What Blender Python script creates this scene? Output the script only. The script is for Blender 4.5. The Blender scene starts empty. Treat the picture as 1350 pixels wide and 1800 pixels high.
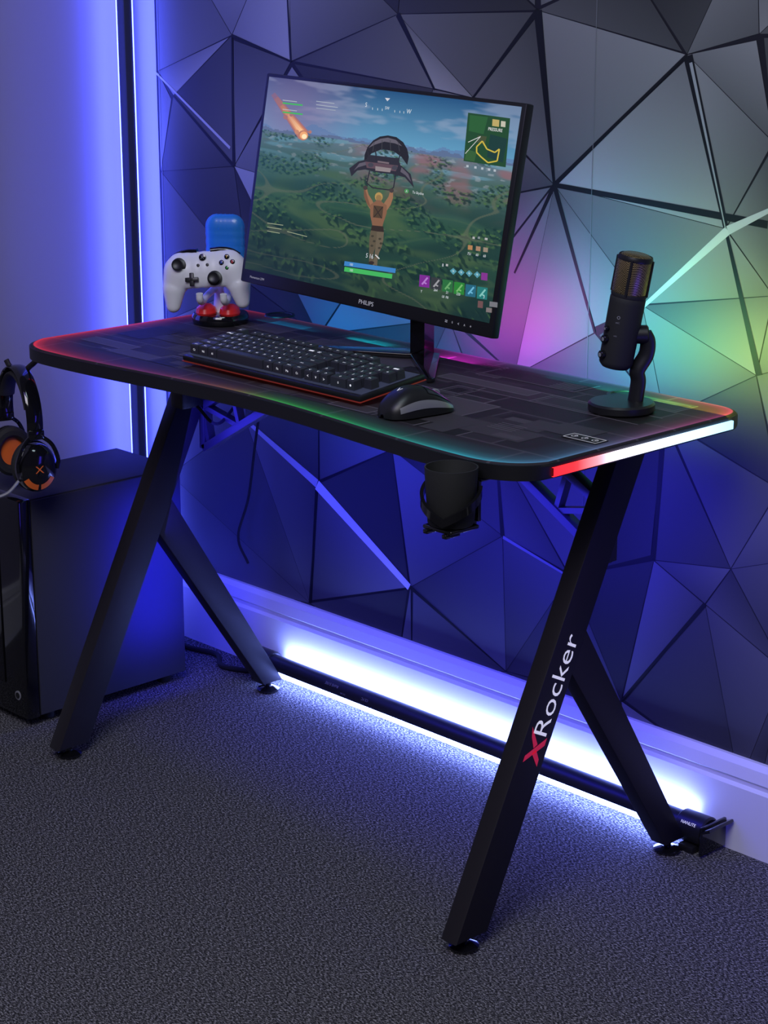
import bpy, bmesh, math, random
from mathutils import Vector, Matrix, Euler, noise, geometry
random.seed(7)
S = bpy.context.scene; COL = S.collection
S.view_settings.view_transform = 'Standard'
R = math.radians
sin, cos, PI = math.sin, math.cos, math.pi
# ------------------------------------------------------------------ camera
FP = 3540.0; PIT = R(16.04); YAW = R(46.35)
CAM = Vector((2.355, -2.17, 1.439))
fh = Vector((-sin(YAW), cos(YAW), 0)); RT = Vector((cos(YAW), sin(YAW), 0))
FW = fh*cos(PIT) + Vector((0, 0, -sin(PIT))); UP = fh*sin(PIT) + Vector((0, 0, cos(PIT)))
def ray(u, v): return FW + RT*((u-675)/FP) + UP*((900-v)/FP)
def at(u, v, axis, val):
    d = ray(u, v); return CAM + d*((val-CAM[axis])/d[axis])
cd = bpy.data.cameras.new('camera'); cam = bpy.data.objects.new('camera', cd); COL.objects.link(cam)
cd.sensor_fit = 'VERTICAL'; cd.sensor_height = 36; cd.lens = FP/1800*36
cam.location = CAM; cam.rotation_euler = (R(90)-PIT, 0, YAW); S.camera = cam

# ------------------------------------------------------------------ materials
def pm(name, col, rough=0.5, metal=0.0, em=None, es=0.0, coat=0.0, bump=0.0, bscale=300, spec=0.5):
    m = bpy.data.materials.new(name); m.use_nodes = True
    nt = m.node_tree; b = nt.nodes['Principled BSDF']
    b.inputs['Base Color'].default_value = (*col, 1); b.inputs['Roughness'].default_value = rough
    b.inputs['Metallic'].default_value = metal; b.inputs['Coat Weight'].default_value = coat
    b.inputs['Specular IOR Level'].default_value = spec
    if em: b.inputs['Emission Color'].default_value = (*em, 1); b.inputs['Emission Strength'].default_value = es
    if bump:
        tc = nt.nodes.new('ShaderNodeTexCoord'); n = nt.nodes.new('ShaderNodeTexNoise'); n.inputs['Scale'].default_value = bscale
        bp = nt.nodes.new('ShaderNodeBump'); bp.inputs['Strength'].default_value = bump; bp.inputs['Distance'].default_value = 0.002
        nt.links.new(tc.outputs['Object'], n.inputs['Vector']); nt.links.new(n.outputs['Fac'], bp.inputs['Height'])
        nt.links.new(bp.outputs['Normal'], b.inputs['Normal'])
    return m
def attrmat(name, rough, emit=0.0, base=True, spec=0.5):
    m = bpy.data.materials.new(name); m.use_nodes = True; nt = m.node_tree; b = nt.nodes['Principled BSDF']
    a = nt.nodes.new('ShaderNodeAttribute'); a.attribute_name = 'Col'
    if base: nt.links.new(a.outputs['Color'], b.inputs['Base Color'])
    else: b.inputs['Base Color'].default_value = (0.005, 0.005, 0.006, 1)
    if emit: nt.links.new(a.outputs['Color'], b.inputs['Emission Color']); b.inputs['Emission Strength'].default_value = emit
    b.inputs['Roughness'].default_value = rough; b.inputs['Specular IOR Level'].default_value = spec
    return m
M = {}
M['blackmetal'] = pm('powder_black', (.015, .013, .017), .5, bump=.08, bscale=900, spec=.3)
M['bracket'] = pm('bracket_black', (.030, .028, .036), .4)
M['desk'] = pm('desk_black', (.008, .008, .010), .45)
M['blackplastic'] = pm('black_plastic', (.010, .010, .012), .38)
M['keycap'] = pm('keycap_plastic', (.034, .036, .050), .26)
M['keyplate'] = pm('lit_key_plate', (.02, .02, .03), .5, em=(.4, .5, 1), es=.06)
M['matte'] = pm('matte_black', (.012, .012, .013), .75)
M['gloss'] = pm('gloss_black', (.006, .006, .008), .10, coat=.4)
M['cup'] = pm('cup_black', (.018, .019, .019), .7, bump=.3, bscale=1500)
M['white'] = pm('white_plastic', (.80, .80, .82), .35)
M['print'] = pm('white_print', (.8, .8, .82), .5, em=(.85, .85, .9), es=.5)  # unlit print; emission added so the lettering reads brighter
M['dimprint'] = pm('fine_white_print', (.7, .7, .72), .5, em=(.85, .85, .9), es=.12)  # unlit print with a weaker added emission
M['greyprint'] = pm('grey_print', (.25, .25, .28), .5)
M['redprint'] = pm('red_print', (.6, .02, .06), .5, em=(.8, .02, .08), es=.3)
M['orange'] = pm('orange_plastic', (.85, .16, .02), .4)
M['redglow'] = pm('red_rim', (.20, .022, .02), .4, em=(1, .10, .03), es=.06)
M['blue'] = pm('blue_plastic', (.02, .20, .60), .35, coat=.3)
M['silver'] = pm('silver_plastic', (.34, .34, .37), .32, metal=.5)
M['rubber'] = pm('rubber', (.006, .006, .006), .8)
M['legend'] = pm('key_legend', (.7, .7, .75), .5, em=(.9, .92, 1), es=.62)
M['paintwall'] = pm('painted_wall', (.27, .25, .36), .7, bump=.05, bscale=200)
M['skirt'] = pm('white_gloss_paint', (.80, .80, .82), .3)
M['tubeglow'] = pm('tube_diffuser', (.8, .8, .9), .4, em=(.20, .28, 1.0), es=27)
M['barglow'] = pm('bar_diffuser', (.8, .8, .9), .4, em=(.04, .055, 1.0), es=9)
M['casepc'] = pm('case_black', (.040, .040, .052), .65, spec=.2)
M['abtn'] = pm('green_button', (.02, .4, .05), .3, em=(.02, .5, .05), es=.2)
M['bbtn'] = pm('red_button', (.6, .02, .02), .3, em=(.6, .02, .02), es=.1)
M['xbtn'] = pm('blue_button', (.02, .1, .6), .3, em=(.02, .1, .6), es=.2)
M['ybtn'] = pm('yellow_button', (.7, .4, .02), .3, em=(.6, .4, .02), es=.2)
M['wallpaper'] = attrmat('faceted_wallpaper', .5, spec=.3)
M['screen'] = attrmat('lit_screen', .25, 1.08, False)
M['ledattr'] = attrmat('colour_led', .4, 1.0, False)
M['matblock'] = attrmat('mat_block_print', .6, spec=.3)

# carpet: fine flecked yarn
m = pm('carpet', (.1, .1, .1), .95, spec=.05); nt = m.node_tree; b = nt.nodes['Principled BSDF']; L = nt.links.new
tc = nt.nodes.new('ShaderNodeTexCoord'); mp = nt.nodes.new('ShaderNodeMapping'); mp.inputs['Scale'].default_value = (1, 2.0, 1); mp.inputs['Rotation'].default_value = (0, 0, .35)
n1 = nt.nodes.new('ShaderNodeTexNoise'); n1.inputs['Scale'].default_value = 200; n1.inputs['Detail'].default_value = 5; n1.inputs['Roughness'].default_value = .78
cr = nt.nodes.new('ShaderNodeValToRGB'); e = cr.color_ramp.elements
e[0].position = .43; e[0].color = (.012, .012, .013, 1); e[1].position = .62; e[1].color = (.44, .43, .45, 1)
e_ = cr.color_ramp.elements.new(.52); e_.color = (.080, .078, .084, 1)
L(tc.outputs['Object'], mp.inputs['Vector']); L(mp.outputs['Vector'], n1.inputs['Vector'])
L(n1.outputs['Fac'], cr.inputs['Fac']); L(cr.outputs['Color'], b.inputs['Base Color'])
M['carpet'] = m

# desk mat: faint printed rectangles, rainbow rim from the Col attribute
m = pm('mat_print', (.01, .01, .01), .62, spec=.3); nt = m.node_tree; b = nt.nodes['Principled BSDF']; L = nt.links.new
tc = nt.nodes.new('ShaderNodeTexCoord')
t = nt.nodes.new('ShaderNodeTexBrick'); t.inputs['Scale'].default_value = 5; t.inputs['Brick Width'].default_value = .9
t.inputs['Row Height'].default_value = .42; t.offset = .37; t.inputs['Mortar Size'].default_value = .012; t.inputs['Mortar Smooth'].default_value = 0
t.inputs['Color1'].default_value = (.017, .014, .019, 1); t.inputs['Color2'].default_value = (.026, .021, .028, 1); t.inputs['Mortar'].default_value = (.06, .052, .064, 1)
L(tc.outputs['Object'], t.inputs['Vector'])
a = nt.nodes.new('ShaderNodeAttribute'); a.attribute_name = 'Col'
mi = nt.nodes.new('ShaderNodeMix'); mi.data_type = 'RGBA'; mi.blend_type = 'ADD'; mi.inputs['Factor'].default_value = 1
L(t.outputs['Color'], mi.inputs['A']); L(a.outputs['Color'], mi.inputs['B']); L(mi.outputs['Result'], b.inputs['Base Color'])
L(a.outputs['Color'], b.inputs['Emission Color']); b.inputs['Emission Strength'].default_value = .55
M['mat'] = m
# mic grille
m = pm('grille', (.02, .02, .02), .35, metal=.8); nt = m.node_tree; b = nt.nodes['Principled BSDF']
tc = nt.nodes.new('ShaderNodeTexCoord'); w = nt.nodes.new('ShaderNodeTexChecker'); w.inputs['Scale'].default_value = 600
w.inputs['Color1'].default_value = (.50, .38, .18, 1); w.inputs['Color2'].default_value = (.06, .05, .03, 1)
nt.links.new(tc.outputs['Object'], w.inputs['Vector']); nt.links.new(w.outputs['Color'], b.inputs['Base Color']); M['grille'] = m

# ------------------------------------------------------------------ helpers
def NB(): return bmesh.new()
def setmat(faces, mi):
    for f in faces: f.material_index = mi
def box(bm, c, s, rot=None, bev=0.0, mi=0, seg=2):
    mt = Matrix.Translation(Vector(c)) @ (rot.to_4x4() if rot else Matrix.Identity(4)) @ Matrix.Diagonal((s[0], s[1], s[2], 1))
    r = bmesh.ops.create_cube(bm, size=1, matrix=mt); vs = r['verts']
    fs = {f for v in vs for f in v.link_faces}; setmat(fs, mi)
    if bev:
        es = list({e for v in vs for e in v.link_edges})
        rr = bmesh.ops.bevel(bm, geom=es, offset=bev, segments=seg, affect='EDGES', profile=.5, clamp_overlap=True, material=-1)
        setmat(rr['faces'], mi)
def frame(d, ref=Vector((0, 0, 1))):
    d = d.normalized()
    if abs(d.dot(ref)) > .98: ref = Vector((1, 0, 0)) if abs(d.x) < .9 else Vector((0, 1, 0))
    x = ref.cross(d).normalized(); y = d.cross(x)
    return Matrix((x, y, d)).transposed()
def bar(bm, p0, p1, w, h, ref=Vector((0, 0, 1)), bev=0.0, mi=0):
    p0 = Vector(p0); p1 = Vector(p1); d = p1-p0
    box(bm, (p0+p1)/2, (w, h, d.length), frame(d, ref), bev, mi)
def lathe(bm, prof, mt=None, seg=32, mi=0):
    mt = mt or Matrix.Identity(4); rings = []
    for (r, z) in prof:
        if r < 1e-6: rings.append([bm.verts.new(mt @ Vector((0, 0, z)))])
        else: rings.append([bm.verts.new(mt @ Vector((r*cos(2*PI*k/seg), r*sin(2*PI*k/seg), z))) for k in range(seg)])
    for a, b_ in zip(rings, rings[1:]):
        for k in range(seg):
            k2 = (k+1) % seg
            if len(a) == 1 and len(b_) == 1: continue
            if len(a) == 1: vs = [a[0], b_[k2], b_[k]][::-1]
            elif len(b_) == 1: vs = [a[k], a[k2], b_[0]]
            else: vs = [a[k], a[k2], b_[k2], b_[k]]
            f = bm.faces.new(vs); f.material_index = mi
def cyl(bm, p0, p1, r, seg=24, mi=0, bev=.0):
    p0 = Vector(p0); p1 = Vector(p1); d = p1-p0; ln = d.length
    mt = Matrix.Translation(p0) @ frame(d).to_4x4()
    b_ = min(bev, r*.4, ln*.3)
    lathe(bm, [(0, 0), (r-b_, 0), (r, b_), (r, ln-b_), (r-b_, ln), (0, ln)] if b_ else [(0, 0), (r, 0), (r, ln), (0, ln)], mt, seg, mi)
def spline(pts, n=8):
    pts = [Vector(p) for p in pts]; P = [pts[0]*2-pts[1]]+pts+[pts[-1]*2-pts[-2]]; out = []
    for i in range(1, len(P)-2):
        for k in range(n):
            t = k/n; a, b_, c, d = P[i-1], P[i], P[i+1], P[i+2]
            out.append(.5*((2*b_)+(c-a)*t+(2*a-5*b_+4*c-d)*t*t+(3*b_-a-3*c+d)*t**3))
    out.append(pts[-1]); return out
def tube(bm, pts, r, seg=10, mi=0, sx=1.0, sy=1.0, ref=None):
    pts = [Vector(p) for p in pts]; rings = []; prev = None
    for i, p in enumerate(pts):
        d = (pts[min(i+1, len(pts)-1)]-pts[max(i-1, 0)]).normalized()
        if prev is None:
            fr = frame(d, ref or Vector((0, 0, 1))); x = fr.col[0].copy()
        else:
            x = (prev-d*prev.dot(d)).normalized()
        y = d.cross(x); prev = x
        rr = r(i/(len(pts)-1)) if callable(r) else r
        rings.append([bm.verts.new(p+x*(cos(2*PI*k/seg)*rr*sx)+y*(sin(2*PI*k/seg)*rr*sy)) for k in range(seg)])
    for a, b_ in zip(rings, rings[1:]):
        for k in range(seg):
            f = bm.faces.new([a[k], a[(k+1) % seg], b_[(k+1) % seg], b_[k]]); f.material_index = mi
    bm.faces.new(rings[0][::-1]).material_index = mi; bm.faces.new(rings[-1]).material_index = mi
def prism(bm, pts, z0, z1, mt=None, mi=0, bev=0.0):
    mt = mt or Matrix.Identity(4)
    lo = [bm.verts.new(mt @ Vector((x, y, z0))) for x, y in pts]; hi = [bm.verts.new(mt @ Vector((x, y, z1))) for x, y in pts]
    n = len(pts); fs = [bm.faces.new(lo[::-1]), bm.faces.new(hi)]
    for k in range(n): fs.append(bm.faces.new([lo[k], lo[(k+1) % n], hi[(k+1) % n], hi[k]]))
    setmat(fs, mi)
    if bev:
        es = [e for e in set(fs[0].edges) | set(fs[1].edges)]
        rr = bmesh.ops.bevel(bm, geom=es, offset=bev, segments=2, affect='EDGES', profile=.5); setmat(rr['faces'], mi)
def obj(name, bm, mats, parent=None, smooth=True, ang=35, fixn=True):
    if fixn: bmesh.ops.recalc_face_normals(bm, faces=bm.faces)
    me = bpy.data.meshes.new(name); bm.to_mesh(me); bm.free()
    for mm in (mats if isinstance(mats, (list, tuple)) else [mats]): me.materials.append(mm)
    if smooth:
        for p in me.polygons: p.use_smooth = True
        me.set_sharp_from_angle(angle=R(ang))
    o = bpy.data.objects.new(name, me); COL.objects.link(o)
    if parent: o.parent = parent
    return o
def tag(o, label, cat, group=None):
    o['label'] = label; o['category'] = cat
    if group: o['group'] = group
def thing(name, label, cat, loc=(0, 0, 0), rot=(0, 0, 0), group=None):
    o = bpy.data.objects.new(name, None); COL.objects.link(o); o.empty_display_size = .05
    o.location = loc; o.rotation_euler = rot; tag(o, label, cat, group); return o
def struct(name, bm, mats, **k):
    o = obj(name, bm, mats, **k); o['kind'] = 'structure'; return o
_tc = {}
def tgeo(s, off=0.0):
    if (s, off) not in _tc:
        cu = bpy.data.curves.new('t', 'FONT'); cu.body = s; cu.size = 1; cu.resolution_u = 3; cu.offset = off
        o = bpy.data.objects.new('t', cu); COL.objects.link(o)
        dg = bpy.context.evaluated_depsgraph_get(); me = bpy.data.meshes.new_from_object(o.evaluated_get(dg))
        vs = [v.co.copy() for v in me.vertices]; fs = [list(p.vertices) for p in me.polygons]
        x0 = min(v.x for v in vs); x1 = max(v.x for v in vs); y0 = min(v.y for v in vs); y1 = max(v.y for v in vs)
        for v in vs: v.x -= (x0+x1)/2; v.y -= (y0+y1)/2
        bpy.data.objects.remove(o); bpy.data.meshes.remove(me); _tc[(s, off)] = (vs, fs, x1-x0, y1-y0)
    return _tc[(s, off)]
def text(bm, s, h, mt, mi=0, cl=None, col=None, wide=1.0, off=0.0):   # h = height of the string's box
    vs, fs, w, hh = tgeo(s, off); k = h/hh
    nv = [bm.verts.new(mt @ Vector((v.x*k*wide, v.y*k, 0))) for v in vs]
    for f in fs:
        try: ff = bm.faces.new([nv[i] for i in f])
        except ValueError: continue
        ff.material_index = mi
        if cl is not None:
            for lp in ff.loops: lp[cl] = (*col, 1)
def blob(name, balls, voxel, smooth, mats, parent):
    bm = NB()
    for (c, r) in balls:
        rr = r if isinstance(r, (tuple, list)) else (r, r, r)
        bmesh.ops.create_icosphere(bm, subdivisions=3, radius=1, matrix=Matrix.Translation(c) @ Matrix.Diagonal((*rr, 1)))
    me = bpy.data.meshes.new('tmp'); bm.to_mesh(me); bm.free(); o = bpy.data.objects.new('tmp', me); COL.objects.link(o)
    md = o.modifiers.new('r', 'REMESH'); md.mode = 'VOXEL'; md.voxel_size = voxel
    ms = o.modifiers.new('s', 'SMOOTH'); ms.iterations = smooth; ms.factor = .5
    dg = bpy.context.evaluated_depsgraph_get(); m2 = bpy.data.meshes.new_from_object(o.evaluated_get(dg))
    bpy.data.objects.remove(o); bpy.data.meshes.remove(me); m2.name = name
    m2.materials.clear(); m2.materials.append(mats)
    for p in m2.polygons: p.use_smooth = True; p.material_index = 0
    q = bpy.data.objects.new(name, m2); COL.objects.link(q); q.parent = parent; return q
def chain(p0, r0, p1, r1, n=8, flat=1.0):
    p0 = Vector(p0); p1 = Vector(p1)
    return [(p0.lerp(p1, k/n), (r0+(r1-r0)*k/n, r0+(r1-r0)*k/n, (r0+(r1-r0)*k/n)*flat)) for k in range(n+1)]
def sstep(a, b_, x):
    t = max(0, min(1, (x-a)/(b_-a))); return t*t*(3-2*t)
def lerp3(a, b_, t): return tuple(a[i]+(b_[i]-a[i])*t for i in range(3))
def ramp(stops, x):
    if x <= stops[0][0]: return stops[0][1]
    for (x0, c0), (x1, c1) in zip(stops, stops[1:]):
        if x <= x1: return lerp3(c0, c1, (x-x0)/(x1-x0))
    return stops[-1][1]
def face(bm, cl, pts, col, mi=0):
    f = bm.faces.new([bm.verts.new(p) for p in pts]); f.material_index = mi
    for i, lp in enumerate(f.loops): lp[cl] = (*(col[i] if isinstance(col[0], (tuple, list)) else col), 1)
    return f

# ------------------------------------------------------------------ room
WY = .34; WX = -1.0
bm = NB(); box(bm, (1.0, -1.6, -.05), (4.4, 4.4, .1)); struct('floor', bm, M['carpet'], smooth=False)
bm = NB(); box(bm, (WX-.05, -1.68, 1.25), (.1, 4.24, 2.5)); struct('wall_left', bm, M['paintwall'], smooth=False)
# back wall with its printed facets
bm = NB(); cl = bm.loops.layers.float_color.new('Col')
def quadbox(x0, x1, y0, y1, z0, z1, col):
    v = [Vector((x, y, z)) for x in (x0, x1) for y in (y0, y1) for z in (z0, z1)]
    for idx in ((0, 1, 3, 2), (4, 6, 7, 5), (0, 4, 5, 1), (2, 3, 7, 6), (0, 2, 6, 4), (1, 5, 7, 3)):
        face(bm, cl, [v[i] for i in idx], col)
quadbox(-1.1, 3.2, WY, WY+.1, 0, 2.5, (.012, .012, .018))
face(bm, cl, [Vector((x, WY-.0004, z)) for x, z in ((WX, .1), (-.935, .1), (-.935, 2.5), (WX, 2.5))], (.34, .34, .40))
px = [(260, -180), (505, -170), (720, -190), (945, -150), (1330, -170), (1560, -150),
      (272, 125), (408, 62), (512, 108), (700, 25), (762, 156), (832, 172), (946, 18), (1208, 96), (1108, -60), (1335, 60), (1560, 60),
      (305, 168), (412, 292), (276, 300), (975, 325), (1276, 402), (1360, 250), (1560, 300), (700, 380),
      (272, 560), (440, 500), (560, 590), (790, 560), (1046, 585), (1130, 537), (1360, 520), (1330, 660), (1560, 600), (905, 660),
      (285, 830), (432, 738), (560, 850), (545, 1060), (722, 1032), (690, 790), (872, 780), (884, 942), (1002, 1012), (1168, 735), (1150, 985), (1240, 1062), (1092, 1232), (1285, 1000), (1370, 860), (1560, 960), (1380, 1180),
      (890, 1180), (320, 1010), (700, 1180), (1300, 1380), (1560, 1480), (1100, 1350)]
pts = []
for (u, v) in px:
    p = at(u, v, 1, WY); pts.append(Vector((max(-.93, min(3.15, p.x)), max(.10, min(2.48, p.z)))))
for k in range(14): pts.append(Vector((random.uniform(1.35, 3.15), random.uniform(.1, 2.48))))
for k in range(8): pts.append(Vector((-.93+k*.55, 2.48)))
for k in range(6): pts.append(Vector((-.7+k*.6, 2.0+.2*(k % 2))))
pts += [Vector((-.93, .10)), Vector((3.15, .10)), Vector((-.2, .10)), Vector((.6, .10))]
res = geometry.delaunay_2d_cdt(pts, [], [], 0, 1e-4)
V2, F3 = res[0], res[2]
rnd = random.Random(11)
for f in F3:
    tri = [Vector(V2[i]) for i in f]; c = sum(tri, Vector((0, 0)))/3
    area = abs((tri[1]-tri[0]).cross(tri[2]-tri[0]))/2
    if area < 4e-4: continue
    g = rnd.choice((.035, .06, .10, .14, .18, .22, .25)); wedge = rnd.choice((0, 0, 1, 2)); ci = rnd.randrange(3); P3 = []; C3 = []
    if c.y < .72: g = .025+g*.40  # dimness below the desk put into the colour of the lower facets
    elif c.y < 1.1 and c.x > -.2: g = max(g*.8, .13)  # facets near the wash lamps lightened in colour to carry their glow
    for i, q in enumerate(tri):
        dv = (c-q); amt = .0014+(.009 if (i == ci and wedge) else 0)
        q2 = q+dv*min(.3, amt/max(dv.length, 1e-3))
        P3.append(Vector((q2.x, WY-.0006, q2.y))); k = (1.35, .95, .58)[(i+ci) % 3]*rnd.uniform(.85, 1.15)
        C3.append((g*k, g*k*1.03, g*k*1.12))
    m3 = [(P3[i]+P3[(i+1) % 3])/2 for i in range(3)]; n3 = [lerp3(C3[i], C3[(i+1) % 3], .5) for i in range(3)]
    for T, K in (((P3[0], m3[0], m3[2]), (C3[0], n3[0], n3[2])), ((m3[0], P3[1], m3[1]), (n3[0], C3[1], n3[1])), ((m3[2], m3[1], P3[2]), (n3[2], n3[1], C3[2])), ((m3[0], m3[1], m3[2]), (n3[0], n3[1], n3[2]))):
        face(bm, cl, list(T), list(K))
sk = [0]
def streak(a, b_, w0, w1, col):
    sk[0] += 1
    p = at(*a, 1, WY); q = at(*b_, 1, WY); d = Vector((q.x-p.x, q.z-p.z)); n = Vector((-d.y, d.x)).normalized()
    o = []
    for pt, w in ((p, w0), (q, w1)):
        for s in (1, -1): o.append(Vector((pt.x+n.x*w*s, WY-.0010-sk[0]*1e-5, pt.z+n.y*w*s)))
    face(bm, cl, [o[0], o[1], o[3], o[2]], col)
DK = (.008, .009, .012)
streak((946, 18), (975, 325), .009, .003, DK); streak((1210, 98), (1277, 402), .009, .005, DK); streak((975, 325), (1350, 395), .004, .006, DK)
streak((700, 25), (765, 158), .006, .002, DK); streak((408, 62), (412, 292), .002, .005, DK); streak((512, 108), (505, -20), .003, .002, DK)
streak((946, 18), (832, 172), .005, .002, DK); streak((975, 325), (1208, 96), .004, .002, DK); streak((975, 325), (1046, 585), .005, .002, DK)
streak((975, 325), (905, 480), .004, .002, DK); streak((1276, 402), (1335, 660), .003, .006, DK); streak((884, 942), (872, 780), .005, .002, DK)
streak((1240, 1062), (1092, 1232), .004, .002, DK); streak((1150, 985), (1168, 735), .003, .006, DK); streak((722, 1032), (890, 1180), .004, .001, DK); streak((305, 168), (412, 292), .002, .004, DK)
streak((545, 1060), (560, 850), .003, .002, DK); streak((408, 62), (512, 108), .003, .002, DK)
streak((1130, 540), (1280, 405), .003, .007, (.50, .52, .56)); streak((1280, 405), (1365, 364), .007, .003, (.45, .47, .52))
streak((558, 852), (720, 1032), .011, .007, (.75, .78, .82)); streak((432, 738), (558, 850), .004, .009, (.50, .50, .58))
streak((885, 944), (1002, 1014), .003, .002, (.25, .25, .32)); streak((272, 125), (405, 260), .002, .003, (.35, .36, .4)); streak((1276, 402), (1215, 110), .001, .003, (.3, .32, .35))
for (u, v) in ((1045, 200), (283, 200)):
    x = at(u, v, 1, WY).x
    face(bm, cl, [Vector((x+dx, WY-.0016, z)) for dx, z in ((-.0006, .1), (.0006, .1), (.0006, 2.48), (-.0006, 2.48))], (.16, .17, .19))
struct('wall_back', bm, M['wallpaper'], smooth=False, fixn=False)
# baseboards
prof = [(WY, 0), (WY-.022, 0), (WY-.022, .112), (WY-.016, .117), (WY-.016, .124), (WY-.020, .128), (WY-.016, .148), (WY-.008, .157), (WY, .157)]
bm = NB(); mt = Matrix(((0, 0, 1, 0), (1, 0, 0, 0), (0, 1, 0, 0), (0, 0, 0, 1))); prism(bm, prof, WX, 3.2, mt); struct('baseboard_back', bm, M['skirt'], ang=25)
bm = NB(); mt = Matrix(((1, 0, 0, 0), (0, 0, 1, 0), (0, 1, 0, 0), (0, 0, 0, 1))); prism(bm, [(WX+WY-y, z) for y, z in prof], -3.7, WY-.022, mt); struct('baseboard_left', bm, M['skirt'], ang=25)

# ------------------------------------------------------------------ corner light bar
t = thing('light_bar', 'tall slim black light bar glowing blue in the corner of the room', 'light', (-.976, .296, 0))
bm = NB(); box(bm, (0, 0, 1.21), (.024, .020, 2.38), bev=.002); obj('housing', bm, M['matte'], t)
bm = NB(); box(bm, (0, 0, .01), (.030, .04, .02), bev=.003); obj('base', bm, M['blackplastic'], t)
bm = NB(); box(bm, (-.0135, -.001, 1.21), (.003, .018, 2.36)); obj('diffuser', bm, M['barglow'], t, smooth=False)
bm = NB(); box(bm, (.001, .0115, 1.21), (.020, .003, 2.36)); obj('diffuser', bm, M['barglow'], t, smooth=False)

# ------------------------------------------------------------------ floor light tube
t = thing('light_tube', 'long black light tube lying along the white baseboard, glowing blue-white', 'light', (0, .283, 0))
XA, XB = -.575, .50; zc = .034; rad = .021
def sector(bm, a0, a1, r, x0, x1, mi=0, n=16):
    A = [R(a0+(a1-a0)*k/n) for k in range(n+1)]
    rr = [[bm.verts.new((x, cos(a)*r, zc+sin(a)*r)) for a in A] for x in (x0, x1)]
    for k in range(n): bm.faces.new([rr[0][k], rr[0][k+1], rr[1][k+1], rr[1][k]]).material_index = mi
    bm.faces.new(rr[0]).material_index = mi; bm.faces.new(rr[1][::-1]).material_index = mi
bm = NB(); sector(bm, 70, 184, rad, XA+.03, XB); obj('housing', bm, M['blackplastic'], t)
bm = NB(); sector(bm, 184, 430, rad*.98, XA+.032, XB-.002); obj('diffuser', bm, M['tubeglow'], t)
for (xa, xb) in ((XA-.01, XA+.04), (XB-.005, XB+.05)):
    bm = NB(); cyl(bm, (xa, 0, zc), (xb, 0, zc), .026, bev=.003); box(bm, ((xa+xb)/2, 0, .006), (.03, .055, .012), bev=.002)
    c = obj('end_cap', bm, M['blackplastic'], t)
    if xa > 0:
        bm = NB(); an = R(145); mt = Matrix.Translation(((xa+xb)/2, cos(an)*.0263, zc+sin(an)*.0263)) @ Matrix(((1, 0, 0, 0), (0, sin(an), cos(an), 0), (0, -cos(an), sin(an), 0), (0, 0, 0, 1)))
        text(bm, 'NANLITE', .0050, mt); obj('lettering', bm, M['print'], c, smooth=False)
        bm = NB(); box(bm, (xb+.006, 0, .030), (.006, .065, .05), bev=.002); box(bm, (xb+.014, .0, .05), (.02, .065, .006), Euler((0, R(-25), 0)).to_matrix(), bev=.002); obj('mounting_clip', bm, M['gloss'], c)
for i, (s, x, h) in enumerate((('RoHS 51RE', -.345, .0055), ('CE FC', -.25, .005), ('DC 24V', -.31, .003))):
    bm = NB(); a_ = R(140+(i % 2)*12+(i == 2)*24); mt = Matrix.Translation((x, cos(a_)*(rad+.0004), zc+sin(a_)*(rad+.0004))) @ Matrix(((-1, 0, 0, 0), (0, -sin(a_), cos(a_), 0), (0, cos(a_), sin(a_), 0), (0, 0, 0, 1)))
    text(bm, s, h, mt); obj('lettering', bm, M['greyprint'], t, smooth=False)
bm = NB(); cyl(bm, (XA+.012, -.024, zc+.014), (XA+.012, -.0262, zc+.015), .006); obj('dial', bm, M['print'], t)

# cords
bm = NB(); tube(bm, spline([(-.60, .27, .006), (-.66, .25, .006), (-.72, .285, .006), (-.80, .27, .006), (-.90, .28, .006)], 8), .0055)
o = obj('power_cord', bm, M['rubber']); tag(o, 'black power cord on the carpet from the light tube towards the corner', 'cord')
bm = NB(); tube(bm, spline([(-.50, .275, .70), (-.56, .29, .60), (-.60, .30, .48), (-.625, .30, .36), (-.66, .30, .27), (-.63, .30, .22)], 8), .0028, 8)
o = obj('hanging_cable', bm, M['rubber']); tag(o, 'thin black cable hanging down the patterned wall behind the desk', 'cable')

# ------------------------------------------------------------------ computer tower
t = thing('computer_tower', 'black computer tower with glossy front standing on carpet left of the desk', 'computer', (-.762, -.018, 0))
HX, HY, HZ = .21, .38, .425
bm = NB(); box(bm, (0, .0, .018+HZ/2), (HX-.006, HY-.03, HZ), bev=.004); obj('case_body', bm, M['casepc'], t)
bm = NB(); box(bm, (HX/2-.001, .0, .018+HZ/2), (.004, HY-.035, HZ-.006), bev=.0015); obj('side_panel', bm, M['casepc'], t)
bm = NB(); box(bm, (0, -HY/2+.004, .018+HZ/2), (HX, .030, HZ+.004), bev=.006); fp = obj('front_panel', bm, M['gloss'], t)
bm = NB(); box(bm, (-.02, -HY/2-.0125, .24), (.11, .003, .33), bev=.001); obj('front_glass', bm, M['gloss'], fp)
bm = NB(); cyl(bm, (.075, -HY/2-.010, .06), (.075, -HY/2-.0125, .06), .009); cyl(bm, (.075, -HY/2-.012, .06), (.075, -HY/2-.0135, .06), .006, mi=1); obj('badge', bm, [M['greyprint'], M['gloss']], fp)
for sx in (-1, 1):
    for sy in (-1, 1):
        bm = NB(); cyl(bm, (sx*.075, sy*.14, 0), (sx*.075, sy*.14, .021), .014, bev=.002); obj('foot', bm, M['rubber'], t)

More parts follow.
